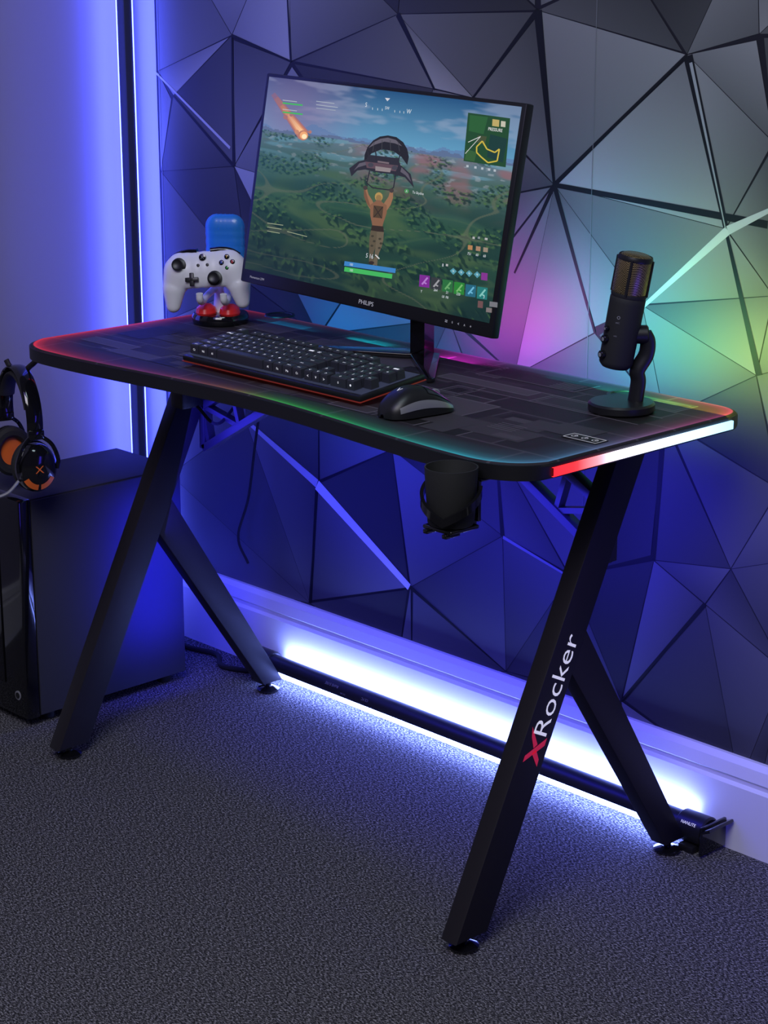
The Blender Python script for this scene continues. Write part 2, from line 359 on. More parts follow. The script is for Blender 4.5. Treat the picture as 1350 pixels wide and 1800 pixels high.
# ------------------------------------------------------------------ desk
desk = thing('gaming_desk', 'black gaming desk on splayed steel legs with a glowing light strip along its end', 'desk', (0, 0, 0))
def outline():
    P = []
    for k in range(61):
        x = -.51+1.02*k/60.0; P.append((x, -.216-.036*sstep(.0, .50, abs(x))))
    def bz(a, c, b_, n=10): return [((1-t)**2*a[0]+2*t*(1-t)*c[0]+t*t*b_[0], (1-t)**2*a[1]+2*t*(1-t)*c[1]+t*t*b_[1]) for t in [k/n for k in range(1, n+1)]]
    P += bz((.51, -.252), (.583, -.248), (.603, -.19))
    for k in range(1, 11): P.append((.603, -.19+.04*k))
    P += bz((.603, .21), (.603, .26), (.55, .26))
    for k in range(1, 27): P.append((.55-1.1*k/26, .26))
    P += bz((-.55, .26), (-.603, .26), (-.603, .21))
    for k in range(1, 11): P.append((-.603, .21-.04*k))
    P += bz((-.603, -.19), (-.583, -.248), (-.51, -.252))[:-1]
    return P
OUT = outline(); TOP = .748
bm = NB(); prism(bm, OUT, .727, TOP, bev=.003); obj('desktop', bm, M['desk'], desk)
# mat
bm = NB(); cl = bm.loops.layers.float_color.new('Col')
FR = [(-.6, (.75, .025, .02)), (-.48, (.50, .02, .02)), (-.36, (.16, .015, .03)), (-.2, (.15, .02, .03)), (-.05, (.18, .07, .02)), (.06, (.03, .30, .03)), (.22, (.01, .30, .06)), (.36, (.01, .24, .15)), (.5, (.02, .32, .38)), (.6, (.05, .16, .28))]
BK = [(-.6, (.45, .03, .03)), (-.45, (.16, .015, .02)), (-.2, (.03, .01, .03)), (.1, (.02, .02, .05)), (.4, (.04, .01, .05)), (.6, (.26, .01, .10))]
def rim(x, y):
    t = sstep(-.2, .22, y); return lerp3(ramp(FR, x), ramp(BK, x), t)
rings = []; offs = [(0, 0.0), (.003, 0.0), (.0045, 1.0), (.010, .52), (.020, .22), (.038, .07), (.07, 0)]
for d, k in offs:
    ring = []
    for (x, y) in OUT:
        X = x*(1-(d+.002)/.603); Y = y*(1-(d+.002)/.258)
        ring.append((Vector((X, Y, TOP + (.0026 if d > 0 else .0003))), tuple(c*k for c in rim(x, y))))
    rings.append(ring)
n = len(OUT)
vr = [[bm.verts.new(p) for p, c in r_] for r_ in rings]
for i in range(len(rings)-1):
    for k in range(n):
        k2 = (k+1) % n; f = bm.faces.new([vr[i][k], vr[i][k2], vr[i+1][k2], vr[i+1][k]])
        for lp, c in zip(f.loops, (rings[i][k][1], rings[i][k2][1], rings[i+1][k2][1], rings[i+1][k][1])): lp[cl] = (*c, 1)
f = bm.faces.new(vr[-1])
for lp in f.loops: lp[cl] = (0, 0, 0, 1)
rb = random.Random(5); zz = TOP+.0027
def mrect(x0, x1, y0, y1, g):
    global zz
    x0, x1 = max(-.545, x0), min(.545, x1); y0, y1 = max(-.172, y0), min(.225, y1)
    if x1-x0 < .002 or y1-y0 < .002: return
    zz += 2e-6; face(bm, cl, [(x0, y0, zz), (x1, y0, zz), (x1, y1, zz), (x0, y1, zz)], (g, g*.88, g*1.06), 1)
def mframe(x0, x1, y0, y1, w, g):
    mrect(x0, x1, y0, y0+w, g); mrect(x0, x1, y1-w, y1, g); mrect(x0, x0+w, y0, y1, g); mrect(x1-w, x1, y0, y1, g)
for k in range(70):
    cx, cy = rb.uniform(-.54, .54), rb.uniform(-.18, .22); wx, wy = rb.choice((.05, .09, .14, .2)), rb.choice((.02, .035, .06, .1))
    g = rb.choice((.012, .030, .050, .070)); mrect(cx-wx/2, cx+wx/2, cy-wy/2, cy+wy/2, g)
    if k % 2: mframe(cx-wx/2, cx+wx/2, cy-wy/2, cy+wy/2, .003, .13)
    if k % 5 == 0: mframe(cx-wx/2+.008, cx+wx/2-.008, cy-wy/2+.008, cy+wy/2-.008, .002, .11)
for (cx, cy) in ((-.42, -.02), (-.47, .14), (.28, .17), (.40, -.10), (.1, .2)):
    for j in range(5): mrect(cx, cx+.05, cy+j*.008, cy+j*.008+.003, .12)
mat_o = obj('desk_mat', bm, [M['mat'], M['matblock']], smooth=False, fixn=False); tag(mat_o, 'dark patterned mat with rainbow edge covering the whole desk top', 'mat')
MZ = TOP+.0034
# legs
TY = .335   # how far the main bar leans back over its height
def legmesh(s):
    bm = NB(); X = .5*s; mtx = Matrix(((0, 0, 1, 0), (1, 0, 0, 0), (0, 1, 0, 0), (0, 0, 0, 1)))
    prism(bm, [(-.2705, .022), (-.2045, .022), (-.2045+TY, .705), (-.2705+TY, .705)], X-.016, X+.016, mtx, bev=.002)
    prism(bm, [(-.050, .412), (-.014, .468), (.262, .022), (.214, .022)], X-.0155, X+.0155, mtx, bev=.002)
    box(bm, (X, .04, .716), (.05, .42, .021), bev=.002)
    return bm
for s in (-1, 1):
    lg = obj('leg', legmesh(s), M['blackmetal'], desk)
    for y in (-.2375, .2375):
        bm = NB(); mt = Matrix.Translation((.5*s, y, 0)); lathe(bm, [(0, 0), (.020, 0), (.0225, .003), (.0225, .006), (.010, .011), (.006, .011), (.006, .024), (0, .024)], mt, 28); obj('foot', bm, M['gloss'], lg)
    bm = NB(); Y = .085
    A = Vector((.484*s, Y, .705)); B = Vector((.484*s, Y, .525)); C = Vector((.17*s, Y, .705)); rf = Vector((0, 1, 0))
    B2 = Vector((.484*s, Y, .605)); C2 = Vector((.30*s, Y, .705))
    for p, q in ((A, B), (A, C), (B, C), (B2, C2)): bar(bm, p, q, .014, .022, rf, .001)
    for (i, j) in ((.05, .0), (.33, .0), (.33, .45), (.62, .45), (.62, .95)): bar(bm, B.lerp(C, i), B2.lerp(C2, j), .009, .016, rf)
    obj('bracket', bm, M['bracket'], desk)
    if s == 1:
        d = Vector((0, TY, .683)).normalized(); up = Vector((0, -d.z, d.y)); Xf = .5166
        def fr_at(z0):
            c = Vector((Xf, -.2375+TY*(z0-.022)/.683, z0))
            return Matrix.Translation(c) @ Matrix((d, up, Vector((1, 0, 0)))).transposed().to_4x4()
        bm = NB(); text(bm, 'Rocker', .0310, fr_at(.374), wide=1.20, off=-.004)
        obj('lettering', bm, M['print'], lg, smooth=False)
        bm = NB(); mt = fr_at(.283)
        for pts_ in ([(-.022, .018), (-.012, .018), (.022, -.019), (.010, -.019)], [(-.023, -.017), (-.012, -.016), (.001, -.003), (-.006, .004)], [(.002, .004), (.009, -.002), (.032, .022), (.017, .016)]):
            bm.faces.new([bm.verts.new(mt @ Vector((x, y, 0))) for x, y in pts_])
        obj('emblem', bm, M['redprint'], lg, smooth=False)
bm = NB(); box(bm, (0, .085, .714), (.95, .05, .024), bev=.002); obj('crossbar', bm, M['blackmetal'], desk)
# light strips
for s in (-1, 1):
    bm = NB(); cl = bm.loops.layers.float_color.new('Col'); X = .603*s; ny = 40; y0, y1 = -.185, .215
    def lc(y):
        t = (y-y0)/(y1-y0); return ramp([(0, (1.6, .03, .05)), (.12, (2.0, .05, .06)), (.24, (2.2, .5, .6)), (.34, (2.2, 2.0, 2.6)), (.7, (1.2, 1.9, 3.0)), (1, (.7, 1.5, 2.2))], t)
    for k in range(ny):
        ya = y0+(y1-y0)*k/ny; yb = y0+(y1-y0)*(k+1)/ny; ca, cb = lc(ya), lc(yb); xo = X+.004*s
        face(bm, cl, [(xo, ya, .7305), (xo, yb, .7305), (xo, yb, .7430), (xo, ya, .7430)], [ca, cb, cb, ca])
        face(bm, cl, [(X, ya, .7430), (xo, ya, .7430), (xo, yb, .7430), (X, yb, .7430)], [ca, ca, cb, cb])
        face(bm, cl, [(X, ya, .7305), (xo, ya, .7305), (xo, yb, .7305), (X, yb, .7305)], [ca, ca, cb, cb])
    obj('light_strip', bm, M['ledattr'], desk, smooth=False)
bp0 = at(1028, 771, 2, MZ+.0005)
bm = NB()
box(bm, (bp0.x, bp0.y, MZ+.0003), (.064, .028, .0012), bev=.0004)
for (cx, cy, sx, sy) in ((0, .012, .060, .0009), (0, -.012, .060, .0009), (-.030, 0, .0009, .024), (.030, 0, .0009, .024)): box(bm, (bp0.x+cx, bp0.y+cy, MZ+.0011), (sx, sy, .0004), mi=1)
for k, cx in enumerate((-.019, 0, .019)):
    lathe(bm, [(.0040, .0013), (.0052, .0013)], Matrix.Translation((bp0.x+cx, bp0.y, MZ)), 16, 1)
    box(bm, (bp0.x+cx, bp0.y+.003, MZ+.0011), (.0012, .006, .0004), mi=1)
obj('control_panel', bm, [M['matte'], M['dimprint']], desk)
for (u, v) in ((492, 554), (1098, 694)):
    g = at(u, v, 2, MZ); bm = NB(); mt = Matrix.Translation((g.x, g.y, MZ-.002))
    lathe(bm, [(0, .002), (.022, .002), (.023, .0035), (.028, .0035), (.029, .001)], mt, 32); obj('cable_grommet', bm, M['blackplastic'], desk)
bm = NB(); box(bm, (-.455, .02, .655), (.035, .05, .075), bev=.004); box(bm, (-.455, .02, .700), (.02, .03, .03), bev=.002); obj('power_box', bm, M['blackplastic'], desk)
bm = NB(); tube(bm, spline([(-.44, .03, .62), (-.42, .06, .585), (-.425, .12, .62), (-.40, .2, .69)], 8), .003, 8); obj('cable', bm, M['rubber'], desk)
bm = NB(); tube(bm, spline([(-.55, -.175, .722), (-.600, -.185, .718), (-.630, -.192, .698), (-.650, -.198, .684), (-.675, -.206, .690), (-.684, -.209, .702)], 6), .005, 10); box(bm, (-.55, -.175, .724), (.05, .04, .006), bev=.001); obj('headphone_hook', bm, M['blackmetal'], desk)
# cup holder
CC = Vector((.518, -.292, 0)); zb = .668
bm = NB(); box(bm, (CC.x, CC.y, zb-.004), (.055, .055, .006), bev=.002)
bar(bm, (CC.x, CC.y+.045, zb-.004), (CC.x, CC.y+.045, .722), .022, .006, Vector((0, 1, 0)), .001)
bar(bm, (CC.x, CC.y+.02, zb-.004), (CC.x, CC.y+.048, zb-.004), .02, .006, Vector((1, 0, 0)), .001)
box(bm, (CC.x-.01, CC.y+.083, .7235), (.05, .08, .005), bev=.001)
for k in range(2): box(bm, (CC.x-.018+k*.036, CC.y-.018, zb-.009), (.008, .028, .006), bev=.001)
def band(zlo, zhi, hgt, a0, a1, mid):
    nb = 40; prev = None
    for k in range(nb+1):
        ph = a0+(a1-a0)*k/nb; ang = R(mid+ph); z_ = zlo+(zhi-zlo)*abs(ph)/max(abs(a0), abs(a1))
        ri, ro = .0375, .0425
        v = [bm.verts.new((CC.x+cos(ang)*r, CC.y+sin(ang)*r, z_+dz)) for r, dz in ((ri, 0), (ro, 0), (ro, hgt), (ri, hgt))]
        if prev:
            for j in range(4): bm.faces.new([prev[j], prev[(j+1) % 4], v[(j+1) % 4], v[j]])
        else: bm.faces.new(v)
        prev = v
    bm.faces.new(prev[::-1])
band(.673, .710, .012, -105, 105, -62)
obj('cup_holder', bm, M['gloss'], desk, ang=50)
cup = thing('cup', 'matte black cup sitting in the holder at the front edge of the desk', 'cup', (CC.x, CC.y, zb))
bm = NB(); lathe(bm, [(0, 0), (.030, 0), (.032, .003), (.0366, .078), (.0366, .080), (.0348, .080), (.0300, .006), (0, .006)], None, 40); obj('cup_body', bm, M['cup'], cup, ang=50)

# ------------------------------------------------------------------ monitor
mon = thing('monitor', 'large flat monitor showing a colourful landscape game on the desk', 'monitor', (-.020, .185, MZ))
ML = Vector(mon.location)
PC = Vector((-.073, .130, 1.016)); PR = Euler((R(-9.6), R(1.6), 0), 'XYZ')
PM = Matrix.Translation(PC) @ PR.to_matrix().to_4x4(); PMI = PM.inverted()
bm = NB(); box(bm, (0, .0, 0), (.613, .018, .364), bev=.003); box(bm, (0, .022, -.02), (.34, .03, .2), bev=.012)
panel = obj('panel', bm, M['blackplastic'], mon); panel.location = PC-ML; panel.rotation_euler = PR
SW, SZ0, SZ1 = .2975, -.159, .176
bm = NB(); cl = bm.loops.layers.float_color.new('Col')
NX, NZ = 360, 200
def nz(x, y, s, sd=0.0): return noise.noise(Vector((x*s, y*s, sd)))
def pic(s, t):
    hor = .270+.012*nz(s, 0, 5)
    if t < hor:
        c = lerp3((.030, .085, .19), (.16, .34, .50), min(1, t/.27))
        k = sstep(-.05, .35, nz(s, t*3.4, 3.5, 1.3)+.45*nz(s, t*3, 10, 4)+.2*nz(s, t*3, 24, 4)); c = lerp3(c, (.34, .40, .52), k*.45)
        c = lerp3(c, (.24, .13, .27), .55*sstep(.38, 0, math.hypot(s-.12, (t-.2)*.8)))
        mt_ = hor-.030-.034*nz(s, 0, 7, 9)-.016*nz(s, 0, 25, 3)
        if t > mt_: c = lerp3(c, (.13, .20, .36), .75)
        mt_ = hor-.014-.026*nz(s, 0, 10, 29)-.014*nz(s, 0, 33, 3)
        if t > mt_: c = lerp3(c, (.11, .14, .23), .8)
        return c
    d = (t-hor)/(1-hor)
    c = ramp([(0, (.14, .19, .24)), (.14, (.070, .125, .125)), (.45, (.028, .072, .050)), (1, (.014, .042, .036))], d)
    a_ = nz(s, t*2.6, 4.5, 2)+.35*nz(s, t*2, 13, 5); c = lerp3(c, (.070, .120, .060), sstep(-.1, .5, a_)*.65*sstep(.05, .3, d))
    if d < .24:
        q = sstep(.05, .22, nz(s*.8, t*6, 6, 55)); c = lerp3(c, (.18, .33, .42), q*.65*sstep(.24, .05, d))
    if d < .42:
        q = sstep(-.05, .4, nz(s, t*2.2, 8, 7)+.2*nz(s, t*2, 24, 3))*sstep(.42, .1, d)*sstep(.25, .6, s); c = lerp3(c, (.26, .125, .14), q*.65)
        q = sstep(.30, .5, nz(s, t*2, 30, 17))*sstep(.35, .05, d); c = lerp3(c, (.32, .36, .40), q*.55)
    hl = nz(s+.15*nz(s, t, 2, 8), t*3.0, 3.6, 60); c = lerp3(c, (.080, .135, .075), sstep(.10, .0, abs(hl-.08))*.45*sstep(.12, .4, d)*(.6+.4*nz(s, t, 9, 1)))
    c = lerp3(c, (.008, .028, .030), sstep(.0, -.35, hl)*.55*sstep(.1, .4, d))
    fs = 70-26*d; mask = sstep(-.12, .15, nz(s, t*1.6, 6.5, 30))
    tr = nz(s, t*1.6, fs, 21); c = lerp3(c, (.006, .026, .024), sstep(.0, .25, tr)*.8*mask)
    lt = nz(s+.004, t*1.6+.010, fs, 21); c = lerp3(c, (.065, .130, .058), sstep(.10, .32, lt)*sstep(.18, 0, tr)*.85*mask)
    rd = abs(nz(s*1.1, t*2.4, 2.6, 40)); c = lerp3(c, (.12, .14, .10), sstep(.018, .007, rd)*.5)
    c = lerp3(c, (.03, .09, .12), .30*sstep(.5, .1, s)*sstep(.7, .2, d))
    k = 1.0-.25*sstep(.45, 1, d); c = tuple(v*k for v in c)
    return lerp3(c, (.012, .024, .040), .5*sstep(.5, 1, t)*sstep(.6, .1, s))
for i in range(NX):
    for j in range(NZ):
        s0, s1, t0, t1 = i/NX, (i+1)/NX, j/NZ, (j+1)/NZ
        c = pic((s0+s1)/2, (t0+t1)/2); lu = (c[0]+c[1]*2+c[2])/4
        c = tuple(max(0, lu+(v-lu)*1.22)*.92 for v in c)
        face(bm, cl, [(-SW+2*SW*s, -.0096, SZ1+(SZ0-SZ1)*tt) for s, tt in ((s0, t1), (s1, t1), (s1, t0), (s0, t0))], c)
def scr(u, v):
    o = PMI @ CAM; d = (PMI.to_3x3() @ ray(u, v)); q = o+d*((-.0096-o.y)/d.y); return q.x, q.z
lay = [0]
def sp(ptsuv, col):
    lay[0] += 1; y = -.0098-lay[0]*1.2e-6
    P = [scr(u, v) for u, v in ptsuv]; ar = sum(P[i][0]*P[(i+1) % len(P)][1]-P[(i+1) % len(P)][0]*P[i][1] for i in range(len(P)))
    if ar < 0: P = P[::-1]; col = col[::-1] if isinstance(col, list) else col
    face(bm, cl, [(x, y, z) for x, z in P], col)
def sline(a, b_, w, col):
    dx, dy = b_[0]-a[0], b_[1]-a[1]; l = math.hypot(dx, dy); nx, ny = -dy/l*w/2, dx/l*w/2
    sp([(a[0]+nx, a[1]+ny), (b_[0]+nx, b_[1]+ny), (b_[0]-nx, b_[1]-ny), (a[0]-nx, a[1]-ny)], col)
def srect(u, v, w, h, col): sp([(u-w/2, v-h/2-.1*w/2), (u+w/2, v-h/2+.17*w/2), (u+w/2-.06*h, v+h/2+.17*w/2), (u-w/2-.06*h, v+h/2-.1*w/2)], col)
def sdisc(u, v, rx, ry, col, n=12): sp([(u+rx*cos(2*PI*k/n), v+ry*sin(2*PI*k/n)) for k in range(n)], col)
def stext(s, u, v, hpx, col=(.6, .65, .7)):
    x, z = scr(u, v); lay[0] += 1
    mt = Matrix.Translation((x, -.0099-lay[0]*1.2e-6, z)) @ Euler((R(90), 0, 0)).to_matrix().to_4x4()
    text(bm, s, hpx*.00090, mt, 0, cl, col)
# fiery streak: layered tapered gradients
T0, T1 = Vector((480, 165)), Vector((534, 238)); dv = (T1-T0); nv = Vector((-dv.y, dv.x)).normalized()
for (f0, w0, w1, c0, c1) in ((0, 4, 11, (.20, .12, .21), (.34, .14, .16)), (.1, 4, 9, (.28, .13, .16), (.50, .19, .12)), (.28, 3, 6.5, (.42, .17, .12), (.78, .34, .15)), (.5, 1.5, 4.5, (.55, .26, .18), (.95, .55, .28))):
    a0 = T0+dv*f0; sp([tuple(a0+nv*w0), tuple(T1+nv*w1), tuple(T1-nv*w1), tuple(a0-nv*w0)], [c0, c1, c1, c0])
for (u, v, r_, c_) in ((533, 238, 9, (.45, .18, .12)), (534, 238, 7, (.8, .36, .16)), (535, 240, 4.5, (1, .75, .45)), (522, 232, 4, (.5, .22, .14)), (545, 232, 3, (.4, .17, .14)), (502, 206, 4, (.33, .14, .16)), (512, 202, 3, (.33, .14, .17))): sdisc(u, v, r_, r_, c_)
for k in range(2):
    sline((497, 181+k*16), (532, 185+k*16), 2.6, (.05, .42, .1)); sline((497, 176+k*16), (522, 179+k*16), 1.2, (.4, .45, .5))
sline((556, 178), (588, 182), 1.0, (.4, .45, .5)); sline((556, 184), (594, 189), 1.0, (.4, .45, .5)); sline((556, 190), (590, 194), 1.0, (.35, .4, .45))
stext('S', 644, 184, 8); stext('SW', 681, 190, 5.5); stext('W', 719, 196, 8)
for u in (655, 664, 672, 694, 703, 710): sline((u, 189+.12*(u-655)), (u, 193+.12*(u-655)), 1, (.5, .55, .6))
sp([(681, 178), (686, 173), (677, 172)], (.6, .6, .65))
# minimap
sp([(823, 198), (897, 208), (889, 294), (815, 283)], (.012, .06, .022))
for (p_, c_) in (([(826, 202), (858, 206), (850, 236), (824, 230)], (.02, .10, .03)), ([(862, 236), (892, 244), (884, 286), (856, 276)], (.008, .04, .035)), ([(820, 262), (838, 268), (834, 284), (817, 281)], (.03, .10, .03)), ([(840, 238), (856, 240), (852, 254), (838, 250)], (.05, .07, .03))): sp(p_, c_)
yl = [(838, 258), (848, 248), (856, 262), (870, 268), (878, 262), (874, 283), (858, 286), (846, 276), (838, 268), (838, 258)]
for a_, b_ in zip(yl, yl[1:]): sline(a_, b_, 2.4, (.55, .42, .05))
sline((823, 250), (845, 240), 1.2, (.6, .6, .6)); sline((845, 240), (818, 270), 1.0, (.6, .6, .6))
srect(872, 216, 12, 12, (.45, .35, .12)); srect(885, 218, 8, 10, (.5, .48, .38)); stext('PRESSURE', 871, 228, 5.5, (.75, .75, .75))
for u in (822, 836, 848, 860, 870): srect(u, 292+.16*(u-822), 4, 4, (.4, .45, .5))
# glider
sp([(640, 286), (641, 272), (646, 259), (656, 247), (668, 240), (682, 238), (697, 241), (709, 250), (716, 262), (719, 276), (716, 290), (706, 276), (692, 266), (672, 262), (653, 270)], (.014, .015, .022))
sp([(648, 260), (657, 250), (669, 244), (682, 242), (696, 246), (707, 257), (694, 252), (676, 249), (660, 254)], (.11, .10, .13))
for u in (658, 672, 686, 700): sline((u, 245+abs(u-679)*.2), (u+(u-679)*.12, 263+abs(u-679)*.15), 1, (.05, .05, .06))
sp([(618, 310), (614, 296), (630, 284), (645, 280), (648, 272), (700, 278), (704, 290), (722, 306), (728, 330), (712, 312), (690, 306), (668, 304), (642, 298), (628, 300)], (.022, .022, .034))
sp([(622, 300), (632, 287), (645, 284), (644, 290), (630, 294)], (.10, .09, .12)); sp([(706, 294), (718, 306), (723, 320), (713, 308), (704, 302)], (.10, .09, .12))
sp([(642, 284), (700, 291), (696, 301), (645, 295)], (.10, .06, .08)); sp([(660, 292), (688, 296), (686, 303), (660, 300)], (.25, .21, .22))
sdisc(652, 290, 5, 4, (.05, .05, .07)); sdisc(694, 295, 5, 4, (.05, .05, .07)); sline((664, 284), (684, 287), 3, (.16, .12, .14))
for a_, b_ in (((646, 264), (650, 282)), ((660, 262), (662, 282)), ((704, 270), (700, 284)), ((650, 300), (645, 322)), ((696, 304), (692, 330)), ((645, 322), (655, 330)), ((692, 330), (684, 334)), ((655, 330), (684, 334))): sline(a_, b_, 2, (.02, .02, .03))
TAN = (.28, .14, .075); TD = (.17, .08, .045)
sp([(640, 333), (645, 331), (648, 342), (655, 353), (659, 362), (651, 368), (645, 358), (640, 345)], TAN); sp([(640, 333), (642, 332), (648, 352), (652, 366), (645, 358), (640, 345)], TD)
sp([(691, 338), (686, 336), (683, 346), (676, 356), (673, 364), (679, 372), (687, 360), (691, 348)], TAN); sdisc(642.5, 330, 4, 4, (.05, .04, .04)); sdisc(688.5, 335, 4, 4, (.05, .04, .04))
sp([(651, 360), (660, 354), (671, 355), (680, 361), (680, 374), (674, 392), (672, 400), (655, 398), (651, 378)], (.21, .10, .055)); sp([(657, 361), (674, 363), (672, 384), (656, 382)], (.07, .045, .025))
sline((658, 362), (671, 384), 1.5, (.03, .02, .015)); sline((673, 364), (657, 382), 1.5, (.03, .02, .015))
sdisc(666, 346, 7, 8, (.40, .25, .08)); sdisc(666, 348, 5, 5.5, (.26, .16, .06)); sline((661, 353), (671, 354), 3, (.2, .1, .06))
sp([(654, 396), (674, 398), (675, 408), (652, 406)], (.03, .02, .015))
sp([(652, 405), (664, 407), (662, 420), (661, 432), (657, 444), (656, 452), (658, 463), (649, 463), (649, 448), (649, 430), (650, 416)], (.10, .08, .05)); sp([(663, 407), (675, 408), (674, 422), (671, 434), (666, 446), (664, 456), (663, 470), (655, 468), (658, 452), (660, 436), (662, 420)], (.125, .10, .065))
for (u, v) in ((655, 415), (668, 420), (654, 432), (667, 436), (661, 450), (658, 424), (670, 428)): sdisc(u, v, 2.6, 2, (.045, .04, .025))
sdisc(653, 462, 5, 3, (.03, .02, .015)); sdisc(659, 469, 5, 3, (.03, .02, .015))
stext('To Skydive', 735, 340, 6); sdisc(715, 336, 4, 4, (.06, .25, .08)); stext('A', 715, 336, 4.5)
stext('5 16', 650, 450, 8); sline((660, 448), (667, 455), 2, (.6, .6, .6))
sp([(606, 459), (696, 472), (695, 480), (605, 467)], (.04, .20, .50)); sp([(606, 469), (690, 482), (689, 490), (605, 477)], (.05, .42, .10))
stext('100', 618, 465, 4.5); stext('100', 618, 475, 4.5)
for (u, v, c, s) in ((827, 437, (.40, .20, .08), '751'), (841, 439, (.34, .20, .12), '60'), (854, 441, (.28, .22, .16), '60')): srect(u, v-2, 8, 8, c); stext(s, u-2, v+9, 4.5)
stext('10', 842, 418, 4); srect(855, 420, 5, 4, (.4, .4, .4)); srect(833, 418, 4, 4, (.4, .4, .4))
for k in range(4):
    u = 797+k*14; v = 478+k*2; sp([(u-6, v-2), (u, v-7), (u+6, v-1), (u, v+5)], (.08, .28, .36)); sp([(u-2, v-2), (u, v-4), (u+2, v-1), (u, v+1)], (.3, .5, .55))
srect(852, 486, 11, 13, (.20, .03, .24)); stext('B', 779, 466, 5); srect(786, 466, 4, 4, (.4, .4, .4))
for k, (c, c2) in enumerate((((.18, .02, .26), (.4, .18, .55)), ((.03, .035, .04), (.3, .3, .32)), ((.02, .14, .04), (.13, .35, .13)), ((.02, .2, .03), (.16, .42, .13)), ((.015, .12, .19), (.13, .42, .6)), ((.015, .17, .16), (.2, .5, .45)))):
    u = 747+k*20.3; v = 494+k*4.2; srect(u, v, 18, 21, c); sline((u-5, v+6), (u+5, v-6), 3, c2); sline((u-2, v+2), (u+3, v+5), 2.5, c2)
for s, u, v in (('264', 766, 510), ('21', 786, 514), ('220', 806, 517), ('Y', 741, 512)): stext(s, u, v, 4.5)
stext('LB  RB', 783, 522, 4); stext('3', 851, 522, 5)
for (u, v, w, h, c) in ((868, 535, 14, 9, (.16, .16, .18)), (845, 535, 9, 12, (.14, .07, .07)), (860, 545, 10, 8, (.18, .15, .15))): srect(u, v, w, h, c)
for k in range(3): sline((470, 392+k*7), (498-k*3, 396+k*7), 1.2, (.3, .34, .22))
sline((505, 407), (540, 416), 1.2, (.3, .34, .22))
obj('screen', bm, M['screen'], panel, smooth=False, fixn=False)
for s, x, h, w in (('PHILIPS', .018, .0072, 1.1), ('Momentum 27M', -.262, .0040, 1.0)):
    bm = NB(); text(bm, s, h, Matrix.Translation((x, -.0094, -.1705)) @ Euler((R(90), 0, 0)).to_matrix().to_4x4(), wide=w); obj('lettering', bm, M['dimprint'], panel, smooth=False)
for k in range(5):
    bm = NB(); x = .205+k*.0135; text(bm, '=0<A+'[k], .0034, Matrix.Translation((x, -.0094, -.1705)) @ Euler((R(90), 0, 0)).to_matrix().to_4x4()); obj('button_symbol', bm, M['dimprint'], panel, smooth=False)
bm = NB(); prism(bm, [(-.017, -.012), (.017, -.012), (.014, .014), (-.014, .014)], .004, .235, None, bev=.002); obj('column', bm, M['gloss'], mon)
bm = NB(); box(bm, (-.02, -.012, .235), (.08, .045, .08), bev=.004); obj('hinge', bm, M['blackplastic'], mon)
for s in (-1, 1):
    bm = NB(); prism(bm, [(-.004, .012), (-.004, -.022), (.006, -.034), (.205*(1 if s < 0 else .75), -.142), (.212*(1 if s < 0 else .75), -.136), (.210*(1 if s < 0 else .75), -.128), (.03, .012)], .0, .008, Matrix.Diagonal((s, 1, 1, 1)), bev=.0015); obj('stand_foot', bm, M['gloss'], mon)

# ------------------------------------------------------------------ keyboard
KT = R(6)
kb = thing('keyboard', 'black mechanical keyboard with orange-red edge and lit key legends', 'keyboard', (-.030, -.150, MZ+.003), (KT, 0, 0))
KW, KD = .432, .140
bm = NB(); box(bm, (0, KD/2, .0085), (KW, KD, .010), bev=.003); obj('case', bm, M['blackplastic'], kb)
bm = NB(); box(bm, (0, KD/2, .0137), (KW-.01, KD-.016, .0008)); obj('key_plate', bm, M['keyplate'], kb, smooth=False)
bm = NB(); box(bm, (0, KD/2, .0036), (KW+.0016, KD+.0016, .0018), bev=.0006); obj('edge_trim', bm, M['redglow'], kb)
for s in (-1, 1):
    bm = NB(); box(bm, (s*.18, KD-.012, -.0045), (.03, .012, .020), bev=.001); obj('foot', bm, M['rubber'], kb)
U = .01865
rows = [
 (5.45, [('Esc', 1, 0), ('F1', 1, 1), ('F2', 1, 0), ('F3', 1, 0), ('F4', 1, 0), ('F5', 1, .5), ('F6', 1, 0), ('F7', 1, 0), ('F8', 1, 0), ('F9', 1, .5), ('F10', 1, 0), ('F11', 1, 0), ('F12', 1, 0), ('Prt', 1, .25), ('Scr', 1, 0), ('Pau', 1, 0)]),
 (4.2, [(c, 1, 0) for c in '~1234567890-='] + [('Bksp', 2, 0), ('Ins', 1, .25), ('Hm', 1, 0), ('Up', 1, 0), ('Num', 1, .25), ('/', 1, 0), ('*', 1, 0), ('-', 1, 0)]),
 (3.2, [('Tab', 1.5, 0)]+[(c, 1, 0) for c in 'QWERTYUIOP[]']+[('\\', 1.5, 0), ('Del', 1, .25), ('End', 1, 0), ('Dn', 1, 0), ('7', 1, .25), ('8', 1, 0), ('9', 1, 0), ('+', 1, 0)]),
 (2.2, [('Caps', 1.75, 0)]+[(c, 1, 0) for c in "ASDFGHJKL;'"]+[('Enter', 2.25, 0), ('4', 1, 3.5), ('5', 1, 0), ('6', 1, 0)]),
 (1.2, [('Shift', 2.25, 0)]+[(c, 1, 0) for c in 'ZXCVBNM,./']+[('Shift', 2.75, 0), ('^', 1, 1.25), ('1', 1, 1.25), ('2', 1, 0), ('3', 1, 0), ('Ent', 1, 0)]),
 (.2, [('Ctrl', 1.25, 0), ('Win', 1.25, 0), ('Alt', 1.25, 0), ('', 6.25, 0), ('Alt', 1.25, 0), ('Fn', 1.25, 0), ('Menu', 1.25, 0), ('Ctrl', 1.25, 0), ('<', 1, .25), ('v', 1, 0), ('>', 1, 0), ('0', 2, .25), ('.', 1, 0)])]
